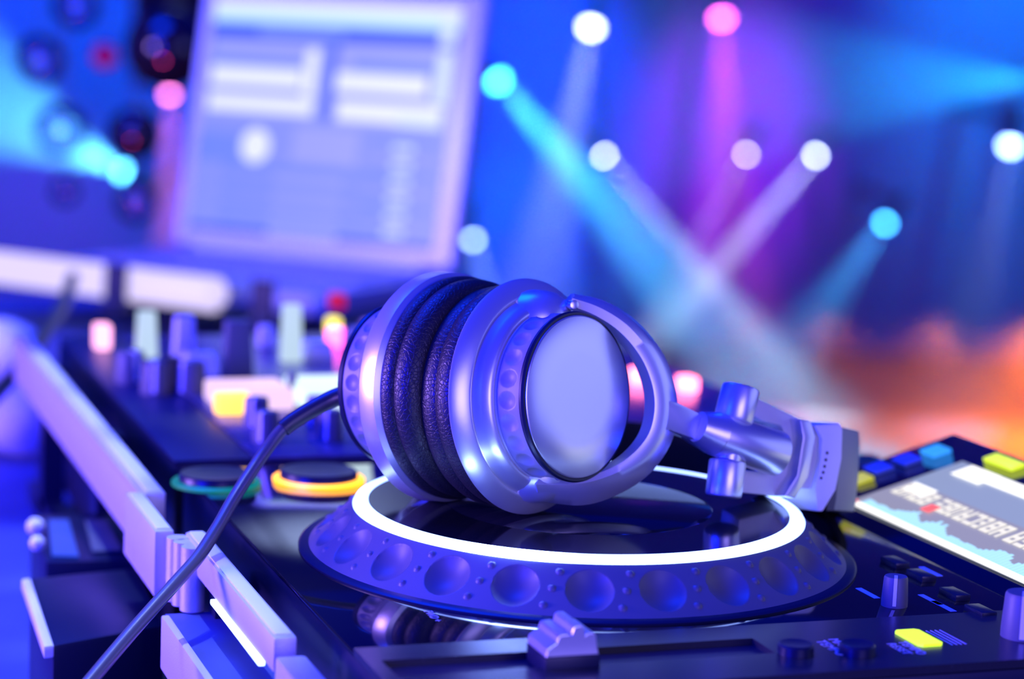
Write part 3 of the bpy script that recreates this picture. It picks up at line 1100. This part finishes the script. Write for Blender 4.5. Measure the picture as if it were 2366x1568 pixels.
# display picture
cols = [('lap_base', (0.20, 0.26, 0.90), 1.05), ('lap_white', (0.62, 0.66, 1.0), 1.3), ('lap_blue', (0.03, 0.12, 01.05), .75), ('lap_lav', (0.30, 0.34, 1.0), 1.0), ('lap_mid', (0.13, 0.22, 01.05), 1.05), ('lap_cyan', (0.45, 0.72, 0.95), 1.1), ('lap_yel', (0.62, 0.75, 0.62), 1.0), ('lap_gut', (0.08, 0.16, 0.80), .85)]
lm = [glow(*c) for c in cols]
SLo = onplane(434, 516, hl, LN)
SRo = onplane(998, 590, hl, LN)
sx0, sx1 = (SLo - hl).dot(e), (SRo - hl).dot(e)
sy0 = (SLo - hl).dot(LU) * 0.5 + (SRo - hl).dot(LU) * 0.5
sy1 = LH - 0.012
q = MB()


def dq(u0, u1, v0, v1, k, off):
    """u across 0..1, v down 0..1"""
    def pt(u, v):
        return hl + e * (sx0 + (sx1 - sx0) * u) + LU * (sy1 - (sy1 - sy0) * v) + LN * off
    q.quad([pt(u0, v1), pt(u1, v1), pt(u1, v0), pt(u0, v0)], k)


dq(0, 1, 0, 1, 0, .0004)
dq(0, 1, 0, .045, 1, .0008)
dq(0, 1, .045, .10, 5, .0007)
dq(0, 1, .10, .165, 2, .0008)
dq(.2, .55, .11, .15, 4, .0009)
dq(.02, .47, .175, .50, 3, .0006)
dq(.50, .54, .165, .50, 7, .0006)
dq(.02, .40, .245, .275, 4, .0009)
dq(.02, .40, .29, .37, 1, .0009)
dq(.02, .46, .41, .48, 1, .0009)
dq(.41, .46, .20, .40, 1, .0008)
dq(.54, 1, .175, .51, 3, .0006)
dq(.60, .94, .235, .275, 4, .0009)
dq(.54, .90, .29, .37, 1, .0009)
dq(.56, .97, .41, .49, 1, .0010)
dq(.93, .985, .05, .16, 6, .0010)
dq(.93, .985, .19, .40, 6, .0010)
dq(.80, .97, .46, .50, 6, .0011)
dq(0, .18, .58, .70, 4, .0007)
for vv in (.70, .78, .86, .93):
    dq(.12, .80, vv, vv + .035, 4, .0008)
    dq(.34, .62, vv + .038, vv + .07, 3, .0009)
for vv in (.55, .62, .69, .76, .83, .90):
    dq(.70, .97, vv, vv + .025, 4 if int(vv * 100) % 2 else 0, .0008)
    dq(.80, .88, vv + .03, vv + .055, 6, .0009)
dq(.40, .66, .53, .68, 3, .0007)
dq(0, 1, .975, 1, 2, .0007)
# round cover image, lower left of the display
cc = hl + e * (sx0 + (sx1 - sx0) * .245) + LU * (sy1 - (sy1 - sy0) * .625) + LN * .001
ring = [cc + e * (.017 * math.cos(2 * PI * i / 32)) + LU * (.017 * math.sin(2 * PI * i / 32)) for i in range(32)]
fc = q.bm.faces.new([q.bm.verts.new(p) for p in ring])
fc.material_index = 1
q.build('display', lm, lap, smooth=False)

ls = thing('laptop_stand', Vector(((hl + hr) / 2 + g * 0.12).to_2d().to_3d()) + Z * TABZ, 'dark laptop stand with upright hooks holding the laptop front edge', 'stand')
for k, t in enumerate((0.455, 0.93)):
    q = MB()
    base = hl + e * (LW * t)
    w_ = 0.011
    pth = [base - g * 0.01, base + g * 0.10, base + g * 0.270, base + g * 0.2775, base + g * 0.2765]
    zz = [LZ - 0.0265, LZ - 0.0265, LZ - 0.0265, LZ - 0.018, LZ + 0.014]
    pts = [Vector((p.x, p.y, z)) for p, z in zip(pth, zz)]
    q.sweep(catmull(pts, 6), [(-w_, -0.0022), (w_, -0.0022), (w_, 0.0022), (-w_, 0.0022)], up=[e.cross(Vector((0, 0, 0)) + (catmull(pts, 6)[min(i + 1, 24)] - catmull(pts, 6)[max(i - 1, 0)]).normalized()) for i in range(25)])
    q.build('hook_arm', black_pl, ls)
    for dd in (0.03, LD - 0.03):
        p = base + g * dd
        q = MB()
        q.tube([Vector((p.x, p.y, TABZ)), Vector((p.x, p.y, LZ - 0.025))], 0.006, 14)
        q.build('leg', black_pl, ls)
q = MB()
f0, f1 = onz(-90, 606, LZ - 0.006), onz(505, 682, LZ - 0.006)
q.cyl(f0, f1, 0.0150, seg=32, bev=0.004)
q.build('front_bar', glow('front_bar_painted_light', (0.74, 0.64, 1.0), 1.1), ls)  # emission stands in for bright light falling on the bar
q = MB()
q.prism([f0 - Z * 0.008, f1 - Z * 0.008, hr + g * 0.05 - Z * 0.024, hl + g * 0.05 - Z * 0.024], Z * -0.003)
q.build('tray', mat('stand_tray', (0.12, 0.12, 0.2), 0.4), ls, smooth=False)

# ------------------------------------------------------------------ things on the table left of the rail
bx = thing('black_box', Vector((-0.162, 0.118, TABZ)), 'dark box with a pale left edge on the table, left of the rail', 'box')
c4 = [onz(*p, -0.063) for p in ((68, 1334), (318, 1309), (380, 1442), (122, 1490))]
q = MB().prism([Vector((p.x, p.y, TABZ)) for p in c4], Z * (-0.063 - TABZ))
q.build('body', black_pl, bx, bevel=0.002)
a_, d_ = c4[0], c4[3]
s_ = (c4[1] - c4[0]).normalized()
q = MB().prism([a_ - s_ * 0.0035 + Z * 0, a_ + s_ * 0.0005, d_ + s_ * 0.0005, d_ - s_ * 0.0035], Z * -0.005)
q.build('edge_trim', white_pl, bx, bevel=0.001)

gd = thing('small_device', Vector((-0.150, 0.232, TABZ)), 'small device with a bluish face and two pale knobs behind the dark box', 'device')
c4 = [onz(*p, -0.068) for p in ((70, 1190), (290, 1181), (318, 1290), (105, 1296))]
q = MB().prism([Vector((p.x, p.y, TABZ)) for p in c4], Z * (-0.068 - TABZ))
q.build('body', black_pl, gd, bevel=0.002)
c5 = [onz(*p, -0.0672) for p in ((112, 1202), (158, 1202), (182, 1286), (120, 1284))]
MB().prism(c5, Z * 0.0006).build('blue_face', glow('blue_face', (0.02, 0.09, 1.0), 0.8), gd, smooth=False)
c5 = [onz(*p, -0.0672) for p in ((196, 1202), (244, 1202), (282, 1272), (214, 1276))]
MB().prism(c5, Z * 0.0006).build('grey_face', skirt_m, gd, smooth=False)
for px, py, r in ((82, 1216, 0.0042), (86, 1254, 0.0035)):
    c = onz(px, py, -0.064)
    MB().sphere(c, r, 24).build('pale_knob', white_pl, gd)


def lump(name, pts, label, m, cat):
    q = MB()
    for (c, r, sq_) in pts:
        k = 14
        q.lathe([(r * math.sin(PI * i / k), -r * sq_ * math.cos(PI * i / k)) for i in range(k + 1)], c, Z, 28)
    o = q.build(name, m, None)
    for v in o.data.vertices:
        n = math.sin(v.co.x * 90) * math.cos(v.co.y * 70 + 1) * math.sin(v.co.z * 60 + 2)
        v.co += v.co.normalized() * 0.004 * n
    tag(o, label, cat)
    return o


def onto(px, py, r, sq_, z=TABZ):
    c = onz(px, py, z + r * sq_)
    return Vector((c.x, c.y, z + r * sq_ - 0.001))


cloth = mat('white_cloth', (0.7, 0.68, 0.78), 0.9)
lump('cloth_bundle', [(onto(40, 960, 0.040, .62), 0.040, .62), (onto(100, 985, 0.026, .6), 0.026, .6)], 'pale crumpled bundle on the table at the left edge, nearer one', cloth, 'cloth')
lump('cloth_bundle', [(onto(5, 805, 0.030, .8), 0.030, .8)], 'pale rounded bundle at the left edge beyond the nearer one', cloth, 'cloth')
q = MB().tube(catmull([at(168, 640, 1.82), at(140, 715, 1.58), at(60, 830, 1.40), at(10, 890, 1.34), at(-60, 960, 1.27)], 8), 0.005, 12)
tag(q.build('dark_lead', black_pl), 'dark cable slanting down past the pale bundles at the far left', 'cable')

# ------------------------------------------------------------------ clear and dark balls hanging at the upper left
def ball(px, py, s, rpx, m, label, name='hanging_ball'):
    r = rpx * s / FPX
    c = at(px, py, s)
    o = MB().sphere(c, r, 48)
    root = thing(name, c, label, 'ball', 'balls hanging at the upper left')
    o.build('ball', m, root)
    q = MB().tube([c + Z * r * 0.98, c + Z * 0.9], 0.0006, 6)
    q.build('thread', black_pl, root)
    return root


ball(175, 12, 2.6, 56, bubble_m, 'clear ball cut by the top edge at the upper left')
ball(92, 138, 2.6, 58, bubble_m, 'clear ball with pink and blue glints, second down on the left')
ball(140, 300, 2.6, 60, bubble_m, 'large clear ball in front of the cyan light cone')
ball(150, 442, 2.6, 34, bubble_m, 'small clear ball low on the left, below the cyan light cone')
ball(385, 110, 2.7, 98, dark_ball, 'large dark ball beside the laptop screen top left corner')
ball(310, 310, 2.7, 62, dark_ball, 'dark blue ball just above the cyan light at the left', 'hanging_ball')
ball(315, 465, 2.6, 50, bubble_m, 'clear ball with a magenta glint beside the lower laptop edge')
sb = thing('speaker_box', at(390, 40, 4.2), 'dark box hanging behind the upper left corner of the laptop', 'speaker')
bp_ = at(302, 195, 4.2)
q = MB().boxv(bp_, RH * 0.150, FH * 0.14, Z * 0.26)
q.build('cabinet', black_pl, sb, bevel=0.012)
q = MB().boxv(bp_ + RH * 0.008 - FH * 0.003 + Z * 0.008, RH * 0.134, FH * 0.004, Z * 0.244)
q.build('grille', fabric, sb, bevel=0.001)
q = MB().tube([bp_ + RH * 0.075 + FH * 0.07 + Z * 0.255, bp_ + RH * 0.075 + FH * 0.07 + Z * 1.1], 0.008, 12)
q.build('hanger', black_pl, sb)
ball(242, 128, 2.8, 30, mat('red_glass', (0.6, 0.01, 0.08), 0.15), 'small red ball between the clear balls and the dark ball')
spot('pink_on_balls', at(140, 950, 2.2), at(230, 250, 2.65), (1.0, 0.05, 0.35), 8, 40, 0.5, 0.05)

SC.view_settings.view_transform = 'Standard'
SC.view_settings.look = 'None'
SC.view_settings.exposure = 0.0
SC.view_settings.gamma = 1.0
SC.view_settings.use_curve_mapping = False
SC.cycles.max_bounces = 6
SC.cycles.volume_bounces = 0
SC.cycles.use_denoising = True
SC.cycles.sample_clamp_indirect = 6
